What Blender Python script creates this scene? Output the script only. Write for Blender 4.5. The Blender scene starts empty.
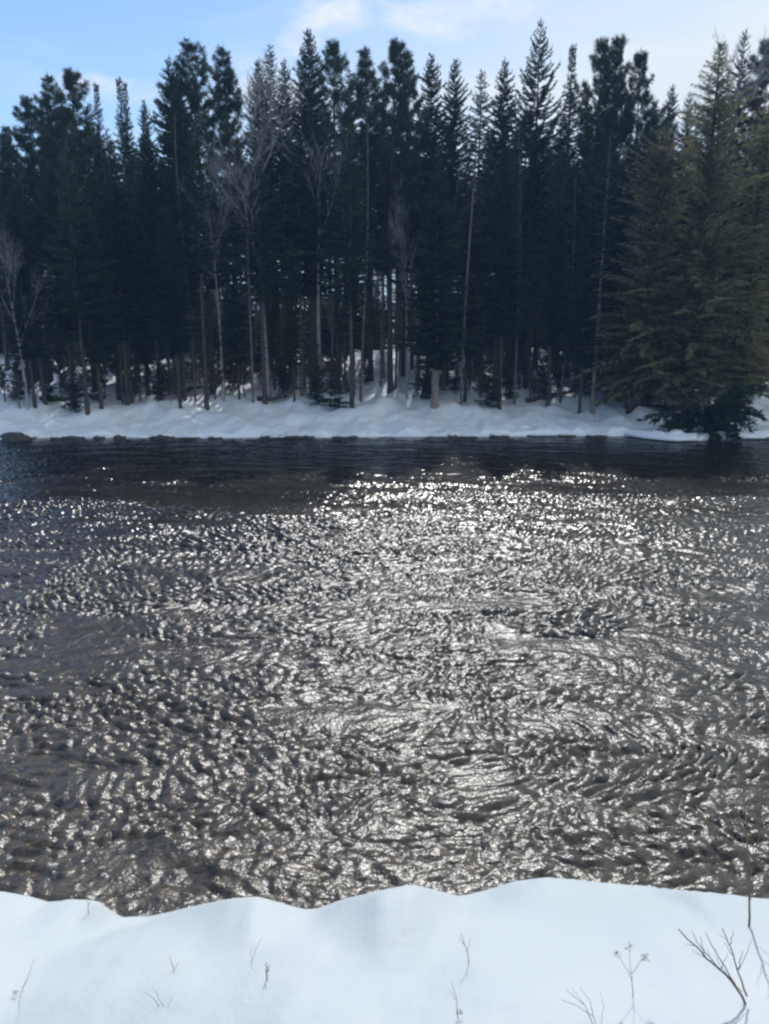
import bpy, math, random
import numpy as np
from mathutils import Vector

S = bpy.context.scene
COL = S.collection
rnd = random.Random(7)
R = math.radians
W, H = 769, 1024
F = 780.0                       # focal length in pixels
PITCH = R(13.8)
CAMZ = 6.0                      # metres above the river

# ------------------------------------------------------------------ helpers
def ray(px, py):
    """world direction through a pixel of the photograph"""
    x, y = (px - W / 2) / F, (H / 2 - py) / F
    c, s = math.cos(PITCH), math.sin(PITCH)
    return np.array([x, c + y * s, y * c - s])

def at(px, py, Y):
    """point on the ray of a pixel at ground distance Y"""
    d = ray(px, py)
    return np.array([0, 0, CAMZ]) + d * (Y / d[1])

def pix_row(Y, z):
    return H / 2 + F * math.tan(math.atan2(CAMZ - z, Y) - PITCH)

def mesh(name, v, polys, mat, smooth=True, cut=None):
    """v: n x 3, polys: list of int arrays (m x 3 or m x 4)"""
    me = bpy.data.meshes.new(name)
    v = np.asarray(v, np.float32)
    polys = [np.asarray(p, np.int32) for p in polys if len(p)]
    me.vertices.add(len(v)); me.vertices.foreach_set('co', v.ravel())
    idx = np.concatenate([p.ravel() for p in polys])
    tot = np.concatenate([np.full(len(p), p.shape[1], np.int32) for p in polys])
    st = np.concatenate([[0], np.cumsum(tot)[:-1]]).astype(np.int32)
    me.loops.add(len(idx)); me.loops.foreach_set('vertex_index', idx)
    me.polygons.add(len(tot)); me.polygons.foreach_set('loop_start', st)
    me.update(calc_edges=True)
    me.polygons.foreach_set('use_smooth', np.full(len(tot), smooth))
    if mat: me.materials.append(mat)
    return me

def obj(name, me, parent=None, loc=(0, 0, 0)):
    o = bpy.data.objects.new(name, me); COL.objects.link(o)
    if parent: o.parent = parent
    o.location = loc
    return o

def tag(o, label=None, cat=None, group=None, kind=None):
    if label: o['label'] = label
    if cat: o['category'] = cat
    if group: o['group'] = group
    if kind: o['kind'] = kind
    return o

def empty(name, loc, rz=0.0, sc=(1, 1, 1)):
    e = bpy.data.objects.new(name, None); COL.objects.link(e)
    e.location = loc; e.rotation_euler = (0, 0, rz); e.scale = sc
    e.empty_display_size = .2
    return e

class MB:
    """collects tubes and leaf-like blades into one mesh"""
    def __init__(s): s.v = []; s.q = []; s.t = []; s.n = 0
    def add(s, v, q=None, t=None):
        s.v.append(np.asarray(v, np.float32))
        if q is not None: s.q.append(np.asarray(q, np.int32) + s.n)
        if t is not None: s.t.append(np.asarray(t, np.int32) + s.n)
        s.n += len(v)
    def tube(s, pts, rad, sides=5, cap=False):
        pts = np.asarray(pts, float); m = len(pts)
        rad = np.broadcast_to(np.asarray(rad, float), (m,))
        d = np.gradient(pts, axis=0)
        d /= np.linalg.norm(d, axis=1, keepdims=True) + 1e-9
        up = np.array([0, 0, 1.]) if abs(d[0, 2]) < .8 else np.array([1., 0, 0])
        a = np.cross(d, up); a /= np.linalg.norm(a, axis=1, keepdims=True) + 1e-9
        b = np.cross(d, a)
        th = np.arange(sides) * 2 * np.pi / sides
        ring = (a[:, None, :] * np.cos(th)[None, :, None] + b[:, None, :] * np.sin(th)[None, :, None]) * rad[:, None, None]
        v = (pts[:, None, :] + ring).reshape(-1, 3)
        i = np.arange(m - 1)[:, None] * sides; j = np.arange(sides)[None, :]; k = (j + 1) % sides
        q = np.stack([i + j, i + k, i + sides + k, i + sides + j], -1).reshape(-1, 4)
        if cap:
            v = np.vstack([v, pts[-1:]]); c = len(v) - 1; l = (m - 1) * sides
            t = np.array([[l + x, l + (x + 1) % sides, c] for x in range(sides)])
            s.add(v, q, t)
        else: s.add(v, q)
    def blades(s, p, d, l, w, roll):
        """thin diamond blades: p,d n x 3, l,w,roll n"""
        d = d / (np.linalg.norm(d, axis=1, keepdims=True) + 1e-9)
        u = np.cross(d, np.array([0.13, .07, 1.])); u /= np.linalg.norm(u, axis=1, keepdims=True) + 1e-9
        n = np.cross(d, u)
        sd = u * np.cos(roll)[:, None] + n * np.sin(roll)[:, None]
        mid = p + d * (l * .42)[:, None]
        v = np.stack([p, mid + sd * w[:, None] * .5, p + d * l[:, None], mid - sd * w[:, None] * .5], 1).reshape(-1, 3)
        q = np.arange(len(p) * 4).reshape(-1, 4)
        s.add(v, q)
    def build(s, name, mat, smooth=True):
        return mesh(name, np.vstack(s.v), ([np.vstack(s.q)] if s.q else []) + ([np.vstack(s.t)] if s.t else []), mat, smooth)

NOISE_TABLE = {}
def table(seed):
    if seed not in NOISE_TABLE: NOISE_TABLE[seed] = np.random.RandomState(seed).rand(256, 256)
    return NOISE_TABLE[seed]
def vnoise(x, y, seed, octaves=3, gain=.5):
    """smooth value noise on arrays"""
    out = 0; amp = 1.; tot = 0
    for o in range(octaves):
        g = table(seed + o)
        xi = np.floor(x).astype(int); yi = np.floor(y).astype(int)
        fx = x - xi; fy = y - yi
        fx = fx * fx * (3 - 2 * fx); fy = fy * fy * (3 - 2 * fy)
        a = g[xi & 255, yi & 255]; b = g[(xi + 1) & 255, yi & 255]
        c = g[xi & 255, (yi + 1) & 255]; e = g[(xi + 1) & 255, (yi + 1) & 255]
        out = out + amp * ((a * (1 - fx) + b * fx) * (1 - fy) + (c * (1 - fx) + e * fx) * fy)
        tot += amp; amp *= gain; x = x * 2.03 + 17.1; y = y * 2.03 + 9.7
    return out / tot - .5

# ------------------------------------------------------------------ materials
class NT:
    def __init__(s, name):
        s.m = bpy.data.materials.new(name); s.m.use_nodes = True
        s.t = s.m.node_tree; s.bs = s.t.nodes['Principled BSDF']
    def n(s, kind, **kw):
        x = s.t.nodes.new(kind)
        for k, v in kw.items(): setattr(x, k, v)
        return x
    def l(s, a, b): s.t.links.new(a, b)
    def mix(s, fac, a, b, blend='MIX'):
        x = s.n('ShaderNodeMix', data_type='RGBA', blend_type=blend)
        for sock, val in ((x.inputs[0], fac), (x.inputs[6], a), (x.inputs[7], b)):
            if hasattr(val, 'is_linked'): s.l(val, sock)
            else: sock.default_value = val
        return x.outputs[2]
    def noise(s, scale, detail=4, rough=.55, coord='Object', stretch=(1, 1, 1)):
        tc = s.n('ShaderNodeTexCoord'); mp = s.n('ShaderNodeMapping'); mp.inputs['Scale'].default_value = stretch
        s.l(tc.outputs[coord], mp.inputs[0])
        x = s.n('ShaderNodeTexNoise'); x.inputs['Scale'].default_value = scale
        x.inputs['Detail'].default_value = detail; x.inputs['Roughness'].default_value = rough
        s.l(mp.outputs[0], x.inputs[0]); return x.outputs[0]
    def ramp(s, fac, lo, hi, a=(0, 0, 0, 1), b=(1, 1, 1, 1)):
        x = s.n('ShaderNodeValToRGB'); e = x.color_ramp.elements
        e[0].position = lo; e[1].position = hi; e[0].color = a; e[1].color = b
        s.l(fac, x.inputs[0]); return x.outputs[0]
    def bump(s, h, strength, dist, prev=None):
        x = s.n('ShaderNodeBump'); x.inputs['Strength'].default_value = strength; x.inputs['Distance'].default_value = dist
        s.l(h, x.inputs['Height'])
        if prev: s.l(prev, x.inputs['Normal'])
        return x.outputs[0]
    def rough(s, v): s.bs.inputs['Roughness'].default_value = v

def c4(r, g, b): return (r, g, b, 1)

def needle_mat(name, a, b, trans=.25):
    m = NT(name)
    oi = m.n('ShaderNodeObjectInfo')
    col = m.mix(m.ramp(m.noise(1.1, 3), .35, .65), c4(*a), c4(*b))
    var = m.ramp(oi.outputs['Random'], 0, 1, c4(.75, .8, .82), c4(1.2, 1.15, 1.05))
    col = m.mix(1.0, col, var, 'MULTIPLY')
    m.l(col, m.bs.inputs['Base Color']); m.rough(.65)
    m.bs.inputs['Specular IOR Level'].default_value = .25
    tr = m.n('ShaderNodeBsdfTranslucent'); m.l(col, tr.inputs[0])
    ms = m.n('ShaderNodeMixShader'); ms.inputs[0].default_value = trans
    m.l(m.bs.outputs[0], ms.inputs[1]); m.l(tr.outputs[0], ms.inputs[2])
    m.l(ms.outputs[0], m.t.nodes['Material Output'].inputs[0])
    return m.m

def bark_mat(name, a, b, scale=5.0):
    m = NT(name)
    f = m.ramp(m.noise(scale, 5, .65, stretch=(1, 1, .25)), .35, .68)
    m.l(m.mix(f, c4(*a), c4(*b)), m.bs.inputs['Base Color']); m.rough(.85)
    m.l(m.bump(m.noise(scale * 4, 4, stretch=(1, 1, .2)), .6, .03), m.bs.inputs['Normal'])
    return m.m

def birch_mat():
    m = NT('birch_bark')
    f = m.ramp(m.noise(3.0, 4, .6, stretch=(1, 1, 5)), .56, .66)
    m.l(m.mix(f, c4(.34, .33, .33), c4(.10, .09, .085)), m.bs.inputs['Base Color']); m.rough(.8)
    return m.m

NEEDLE_SPRUCE = needle_mat('spruce_needles', (.022, .040, .030), (.045, .068, .042), .22)
NEEDLE_PINE = needle_mat('pine_needles', (.028, .050, .034), (.055, .080, .048), .25)
NEEDLE_HEMLOCK = needle_mat('hemlock_needles', (.13, .148, .09), (.215, .222, .132), .45)
BARK = bark_mat('conifer_bark', (.032, .026, .022), (.10, .082, .07))
BARK_PALE = bark_mat('pale_bark', (.16, .135, .115), (.33, .29, .25), 3.0)
SNAG = bark_mat('grey_snag', (.075, .068, .065), (.19, .175, .165), 3.0)
BIRCH = birch_mat()
TWIG = bark_mat('bare_twigs', (.22, .22, .24), (.36, .36, .385))
BRUSH = bark_mat('brush_twigs', (.06, .045, .04), (.14, .11, .09))
WEED = bark_mat('dry_weed', (.12, .09, .065), (.28, .21, .145), 30)

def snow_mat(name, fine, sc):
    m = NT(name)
    col = m.mix(m.ramp(m.noise(sc, 3), .3, .7), c4(.515, .57, .585), c4(.58, .62, .63))  # near snow colour lowered so the strong sun does not blow it out
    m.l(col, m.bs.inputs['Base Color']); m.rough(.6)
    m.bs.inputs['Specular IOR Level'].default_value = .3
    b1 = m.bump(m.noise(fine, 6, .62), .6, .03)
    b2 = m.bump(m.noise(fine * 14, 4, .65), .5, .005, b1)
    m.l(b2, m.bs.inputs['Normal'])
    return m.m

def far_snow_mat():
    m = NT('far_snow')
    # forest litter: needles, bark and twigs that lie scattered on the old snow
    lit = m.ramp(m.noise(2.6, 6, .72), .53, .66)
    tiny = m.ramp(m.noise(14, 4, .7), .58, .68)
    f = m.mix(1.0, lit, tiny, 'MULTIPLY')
    col = m.mix(m.ramp(m.noise(.35, 3), .3, .7), c4(.79, .87, .94), c4(.86, .92, .96))  # far snow lightened and tinted blue, putting the skylit shade into its colour
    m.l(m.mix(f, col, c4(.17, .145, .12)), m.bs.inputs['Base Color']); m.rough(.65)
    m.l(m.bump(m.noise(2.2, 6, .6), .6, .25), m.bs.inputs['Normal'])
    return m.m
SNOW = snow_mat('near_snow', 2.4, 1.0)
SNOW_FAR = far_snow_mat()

def rock_mat():
    m = NT('wet_rock')
    f = m.ramp(m.noise(6, 6, .6), .35, .7)
    m.l(m.mix(f, c4(.022, .02, .02), c4(.075, .07, .065)), m.bs.inputs['Base Color']); m.rough(.5)
    m.l(m.bump(m.noise(9, 5), .6, .05), m.bs.inputs['Normal'])
    return m.m
ROCK = rock_mat()

def water_mat():
    m = NT('river_water')
    geo = m.n('ShaderNodeNewGeometry'); sep = m.n('ShaderNodeSeparateXYZ'); m.l(geo.outputs['Position'], sep.inputs[0])
    # shallows over brown gravel beside the near bank, deep tannin-dark water beyond
    ma = m.n('ShaderNodeMath', operation='MULTIPLY_ADD'); m.l(sep.outputs[0], ma.inputs[0]); ma.inputs[1].default_value = .75
    m.l(sep.outputs[1], ma.inputs[2])
    mr = m.n('ShaderNodeMapRange'); m.l(ma.outputs[0], mr.inputs[0])
    mr.inputs[1].default_value = 3.0; mr.inputs[2].default_value = 17.0; mr.inputs[3].default_value = 1; mr.inputs[4].default_value = 0
    bed = m.mix(m.ramp(m.noise(4.5, 5, .7), .4, .62), c4(.022, .019, .014), c4(.105, .080, .054))
    m.l(m.mix(mr.outputs[0], c4(.011, .010, .008), bed), m.bs.inputs['Base Color'])
    m.rough(.28); m.bs.inputs['IOR'].default_value = 1.55
    # ripples die down in the sheltered water under the far bank
    rp = m.n('ShaderNodeMapRange'); m.l(sep.outputs[1], rp.inputs[0])
    rp.inputs[1].default_value = 18; rp.inputs[2].default_value = 29; rp.inputs[3].default_value = 1; rp.inputs[4].default_value = .25
    wob = m.n('ShaderNodeMath', operation='MULTIPLY_ADD'); m.l(m.noise(.16, 3, stretch=(1, 1.6, 1)), wob.inputs[0]); wob.inputs[1].default_value = 16; m.l(sep.outputs[1], wob.inputs[2])
    wo2 = m.n('ShaderNodeMath', operation='SUBTRACT'); m.l(wob.outputs[0], wo2.inputs[0]); wo2.inputs[1].default_value = 8; m.l(wo2.outputs[0], rp.inputs[0])
    rr = m.n('ShaderNodeMapRange'); m.l(rp.outputs[0], rr.inputs[0]); rr.inputs[1].default_value = .25; rr.inputs[2].default_value = 1; rr.inputs[3].default_value = .20; rr.inputs[4].default_value = .32
    m.l(rr.outputs[0], m.bs.inputs['Roughness'])
    def ripple(h, k, dist, prev=None):
        q = m.bump(h, 1, dist, prev); nd = q.node
        mu = m.n('ShaderNodeMath', operation='MULTIPLY'); m.l(rp.outputs[0], mu.inputs[0]); mu.inputs[1].default_value = k
        m.l(mu.outputs[0], nd.inputs['Strength']); return q
    b1 = ripple(m.noise(7, 3, .5, stretch=(.7, 1, 1)), .75, .05)
    b2 = ripple(m.noise(24, 2, .5, stretch=(.75, 1, 1)), .75, .014, b1)
    m.l(b2, m.bs.inputs['Normal'])
    return m.m
WATER = water_mat()

# ------------------------------------------------------------------ ground
def sm(a, b, x):
    t = np.clip((x - a) / (b - a), 0, 1); return t * t * (3 - 2 * t)

SHORE = 41.0
def shore(x):
    """y of the far waterline"""
    x = np.asarray(x, float)
    return SHORE + .55 * np.sin(x * .11 + .6) * np.exp(-(x / 60) ** 2) + 1.5 * vnoise(x * .22 + 40, x * 0 + 3.3, 5, 4, .6) - 1.0 * sm(-17, -21.5, x) - 1.3 * sm(12.5, 15.5, x) * sm(22, 18, x)

def far_z(x, y):
    x = np.asarray(x, float); y = np.asarray(y, float)
    u = y - shore(x)
    lip = -.5 + (.72 + .8 * vnoise(x * .8, y * .5, 14, 4, .6)) * sm(-.25, .22 + .3 * vnoise(x * 1.1, x * 0, 15, 2), u)
    z = lip + .04 * np.clip(u, 0, 4) + .19 * np.clip(u - 3, 0, 13) + .03 * np.clip(u - 16, 0, 60)
    z = z + (1.0 * vnoise(x * .21, y * .21, 11, 3) + .5 * vnoise(x * .7, y * .7, 12, 2)) * sm(.3, 7, u)
    z = z + .35 * sm(10, 15, u) * sm(6, 0, np.abs(x - .5))        # the open gap between the trees
    return z

def grid(name, xs, ys, zf, mat):
    X, Y = np.meshgrid(xs, ys)
    v = np.stack([X, Y, zf(X, Y)], -1).reshape(-1, 3)
    nx, ny = len(xs), len(ys)
    i = (np.arange(ny - 1)[:, None] * nx + np.arange(nx - 1)[None, :])
    q = np.stack([i, i + 1, i + nx + 1, i + nx], -1).reshape(-1, 4)
    return mesh(name, v, [q], mat)

def spread(lo, hi, step, far, n):
    g = np.geomspace(1, 1 + far, n)[1:] - 1
    return np.concatenate([lo - g[::-1], np.arange(lo, hi + step * .5, step), hi + g])

xs = spread(-36, 36, .18, 500, 24)
ys = np.concatenate([np.arange(38.4, 44, .10), np.arange(44, 66, .28), 66 + (np.geomspace(1, 1200, 30) - 1)])
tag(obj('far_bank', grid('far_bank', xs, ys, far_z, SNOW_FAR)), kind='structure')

# near bank: crest line measured along the top of the snow
CR = [(-260, 905), (-120, 886), (0, 889), (22, 893), (45, 900), (72, 897), (92, 898), (108, 911), (118, 915), (150, 914), (175, 908), (205, 901), (232, 896), (258, 894),
      (285, 902), (305, 907), (318, 906), (345, 896), (380, 888), (412, 882), (436, 888), (460, 894), (485, 888), (515, 879), (545, 875), (575, 877),
      (610, 881), (650, 884), (690, 888), (730, 892), (769, 897), (900, 890), (1040, 905)]
crest = []
for px, py in CR:
    yc = 3.65 + .22 * math.sin(px * .013) + .10 * math.sin(px * .041 + 1)
    crest.append(at(px, py + 2, yc))
crest = np.array(crest)
_k = np.hanning(9) / np.hanning(9).sum(); _xs = np.linspace(crest[0, 0], crest[-1, 0], 80)
_zs = np.interp(_xs, crest[:, 0], crest[:, 2])
for _ in range(6): _zs = np.convolve(np.pad(_zs, 4, 'edge'), _k, 'valid')
crest_mean = np.stack([_xs, _zs], 1)
def near_z(x, y):
    yc = np.interp(x, crest[:, 0], crest[:, 1]); zc = np.interp(x, crest[:, 0], crest[:, 2])
    t = y / yc
    zm = np.interp(x, crest_mean[:, 0], crest_mean[:, 1])
    top = 4.36 + (zm - 4.36) * np.clip(t, -6, 1) + (zc - zm) * sm(yc - .6, yc, y) - .10 * np.sin(np.clip(t, 0, 1) * np.pi)
    top = np.where(y < 0, 4.36 - .02 * y, top)
    top = top - .17 * sm(2.95, 1.9, y + .5 * vnoise(x * .8, y * .3, 25, 2)) * sm(.3, 1.6, y)
    top = top + (.12 * vnoise(x * .9, y * .9, 21, 2) + .06 * vnoise(x * 2.3, y * 2.3, 22, 3) + .012 * vnoise(x * 9, y * 9, 26, 2)) * sm(yc - .02, yc - .8, y)
    u = np.clip(y - yc, 0, 9)
    fall = zc - .95 * np.minimum(u, .12) - 2.0 * np.clip(u - .12, 0, 1.5) - .5 * np.clip(u - 1.62, 0, 9) + .15 * vnoise(x * 1.3, y * 1.3, 23, 3) * sm(.1, .6, u)
    return np.where(y <= yc, top, np.maximum(fall, -.8))
xs = spread(-6, 6, .035, 400, 24)
ys = np.concatenate([-(np.geomspace(1, 300, 22) - 1)[::-1][:-1], np.arange(0, 1.0, .08), np.arange(1.0, 8, .035)])
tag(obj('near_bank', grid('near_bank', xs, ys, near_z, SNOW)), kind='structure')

# ------------------------------------------------------------------ river: a wave field summed from a spectrum
def river():
    d = .033; nx, ny = 1500, 1150; x0, y0 = -24.75, 5.5
    rs = np.random.RandomState(3)
    kx = np.fft.fftfreq(nx, d) * 2 * np.pi; ky = np.fft.fftfreq(ny, d) * 2 * np.pi
    KX, KY = np.meshgrid(kx, ky); K = np.hypot(KX, KY) + 1e-9
    X, Y = np.meshgrid(x0 + np.arange(nx) * d, y0 + np.arange(ny) * d)
    # the current drags the ripples out into curved streaks
    wx = 1.5 * vnoise(X * .5, Y * .8, 71, 2)
    wy = .8 * vnoise(X * .5, Y * .8, 73, 2)
    fi, fj = np.arange(ny)[:, None] + wy / d, np.arange(nx)[None, :] + wx / d
    i0, j0 = np.floor(fi).astype(int), np.floor(fj).astype(int); fi, fj = fi - i0, fj - j0
    i1, j1, i0, j0 = (i0 + 1) % ny, (j0 + 1) % nx, i0 % ny, j0 % nx
    def warp(q): return (q[i0, j0] * (1 - fj) + q[i0, j1] * fj) * (1 - fi) + (q[i1, j0] * (1 - fj) + q[i1, j1] * fj) * fi
    def field(lmin, lmax, p, ang, sharp, seed):
        rs = np.random.RandomState(seed)
        k0, k1 = 2 * np.pi / lmax, 2 * np.pi / lmin
        A = K ** -p * np.exp(-(k0 / K) ** 4) * np.exp(-(K / k1) ** 4)
        th = np.arctan2(KY, KX) - ang
        A = A * (.25 + np.abs(np.cos(th)) ** sharp)
        G = np.fft.fft2(rs.randn(ny, nx)) * A
        h = np.fft.ifft2(G).real
        sl = math.sqrt((np.gradient(h, d, axis=0) ** 2 + np.gradient(h, d, axis=1) ** 2).mean())
        ch = .9
        dx = np.fft.ifft2(-1j * KX / K * G).real; dy = np.fft.ifft2(-1j * KY / K * G).real
        return [warp(q) for q in (h / sl, dx / sl * ch, dy / sl * ch)]
    X, Y = np.meshgrid(x0 + np.arange(nx) * d, y0 + np.arange(ny) * d)
    a = field(.11, .48, 1.15, R(96), 3, 1)
    b = field(.11, .40, 1.05, R(36), 2, 2)
    c = field(.11, .40, 1.05, R(146), 2, 4)
    g = field(.4, 1.8, 1.6, R(75), 3, 8)
    wl = sm(4, -6, X); wr = 1 - wl
    calm = 1 - .75 * sm(21, 32, Y + 22 * vnoise(X * .17, Y * .5, 31, 4, .6))
    gust = np.clip(1.05 + 2.4 * vnoise(X * .22 + 5, Y * .6, 33, 5, .6), .4, 1.6)
    slick = sm(.06, .17, vnoise(X * .36 + 3, Y * 1.25, 41, 4, .6))
    m = calm * gust * (1 - .85 * slick)
    e = [.27 * a[i] * m + .38 * m * (wl * b[i] * (1 + .55 * sm(-3, -12, X)) + wr * c[i]) + .12 * calm * g[i] for i in range(3)]
    edge = sm(-24.7, -23, X) * sm(24.7, 23, X)
    h, dx, dy = [q * edge for q in e]
    # wide margins so that the sheet runs on up and down stream
    w = np.geomspace(1, 460, 20)[1:] - 1
    ex = np.concatenate([x0 - w[::-1], X[0], X[0, -1] + w])
    def pad(q): return np.pad(q, ((0, 0), (19, 19)))
    XX, YY = np.meshgrid(ex, Y[:, 0])
    v = np.stack([XX + pad(dx), YY + pad(dy), pad(h)], -1).reshape(-1, 3)
    n = len(ex)
    i = (np.arange(ny - 1)[:, None] * n + np.arange(n - 1)[None, :])
    q = np.stack([i, i + 1, i + n + 1, i + n], -1).reshape(-1, 4)
    tag(obj('water', mesh('water', v, [q], WATER)), kind='structure')
river()
# river bed under the water
tag(obj('riverbed', grid('riverbed', np.linspace(-600, 600, 40), np.linspace(4, 44, 20), lambda x, y: -1.4 + 0 * x + .2 * vnoise(x * .3, y * .3, 9, 2), ROCK)), kind='structure')

# ------------------------------------------------------------------ trees
def conifer(seed, Ht=20., Rad=2.0, cb=.2, gap=.36, nb=6, droop=.35, up=.12, tip=.18, prof=.85, tw=.36, wid=.10,
            step=.10, irr=.25, miss=.08, inner=0.0, twig_droop=.25, trunk_r=.17, needle=None, bark=None, dead=True, lean=.15, per=1):
    """trunk mesh (with limbs) and crown mesh of a spruce, fir or hemlock"""
    rs = np.random.RandomState(seed)
    wood, leaf = MB(), MB()
    n = 14; zz = np.linspace(0, 1, n)
    bx = lean * np.sin(zz * 2.2 + rs.rand() * 6) * zz; by = lean * np.sin(zz * 1.7 + rs.rand() * 6) * zz
    tr = np.stack([bx, by, zz * Ht - (zz == 0) * .5], 1)
    rad = trunk_r * ((1 - zz) ** .8 + .02); rad[0] *= 1.35
    wood.tube(tr, rad, 8)
    ctr = lambda z: np.array([np.interp(z, tr[:, 2], bx), np.interp(z, tr[:, 2], by), z])
    zb = cb * Ht; z = zb
    P, D, L, Wd = [], [], [], []
    while z < Ht - .12:
        t = (z - zb) / (Ht - zb)
        r = Rad * (1 - t) ** prof * (.55 + .45 * min(1, t / .12))
        k = max(3, int(round(nb * (.6 + .4 * (1 - t)) + rs.uniform(-1, 1))))
        a0 = rs.rand() * 6.28
        wscale = rs.uniform(1 - irr, 1 + irr * .6)
        for i in range(k):
            if rs.rand() < miss: continue
            az = a0 + 6.283 * i / k + rs.uniform(-.35, .35)
            ln = max(.16, r * wscale * rs.uniform(1 - irr, 1 + irr * .7))
            e = np.array([math.cos(az), math.sin(az), 0]); sd = np.array([-e[1], e[0], 0])
            u0 = up + (.55 * t) + rs.uniform(-.08, .08)
            dr = droop * (1 - .6 * t) * rs.uniform(.7, 1.3)
            s = np.linspace(0, 1, 6)
            side = rs.uniform(-.12, .12) * ln
            c = ctr(z + rs.uniform(-.12, .12))
            pts = c + e * (s * ln)[:, None] + np.array([0, 0, 1]) * (ln * (u0 * s - dr * s ** 2 + tip * s ** 3))[:, None] + sd * (side * s ** 2)[:, None]
            wood.tube(pts[::2] if ln < .8 else pts[[0, 1, 3, 5]], np.linspace(.012 + .010 * ln, .006, 3 if ln < .8 else 4), 3)
            m = max(4, int(ln / step)) * per
            ss = np.clip(inner + (1 - inner) * (np.arange(m) + rs.rand(m)) / m, 0.03, 1)
            pp = np.stack([np.interp(ss, s, pts[:, j]) for j in range(3)], 1)
            sg = np.where(rs.rand(m) < .5, -1., 1.)
            ang = rs.uniform(.5, 1.15, m) * (1 - .5 * ss)
            dd = e * np.cos(ang)[:, None] + sd * (sg * np.sin(ang))[:, None]
            dd[:, 2] += rs.normal(0, .22, m) - twig_droop + .25 * t
            l = np.minimum(tw, .16 + ln * .32) * (1.1 - .5 * ss) * rs.uniform(.6, 1.25, m) * (1 - .35 * t)
            P.append(pp); D.append(dd); L.append(l); Wd.append(wid * (1 - .4 * t) * rs.uniform(.7, 1.3, m))
            P.append(pts[-1:] - e * .05); D.append((pts[-1:] - pts[-2:-1]) + 1e-3); L.append(np.array([tw * .6 * (1 - .4 * t)])); Wd.append(np.array([wid * .6]))
        z += gap * (1 - .68 * t) * rs.uniform(.75, 1.25)
    # leader
    m = 10; P.append(np.tile(ctr(Ht) - [0, 0, .5], (m, 1)) + np.linspace(0, .5, m)[:, None] * [0, 0, 1.])
    a = rs.rand(m) * 6.28; D.append(np.stack([np.cos(a) * .5, np.sin(a) * .5, np.full(m, 1.)], 1)); L.append(np.full(m, .2)); Wd.append(np.full(m, wid * .5))
    P, D, L, Wd = np.vstack(P), np.vstack(D), np.concatenate(L), np.concatenate(Wd)
    leaf.blades(P, D, L, Wd, rs.rand(len(P)) * 3.14)
    if dead:       # bare dead limbs under the crown
        for z in np.arange(.06 * Ht, zb + 1, .4):
            for i in range(rs.randint(3, 7)):
                az = rs.rand() * 6.28; ln = rs.uniform(.4, 1.9)
                e = np.array([math.cos(az), math.sin(az), rs.uniform(-.3, .15)])
                c = ctr(z); wood.tube([c, c + e * ln * .5, c + e * ln + [0, 0, -.1 * ln]], [.018, .012, .005], 3)
    return wood.build('trunk', bark or BARK), leaf.build('crown', needle or NEEDLE_SPRUCE, False)

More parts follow.
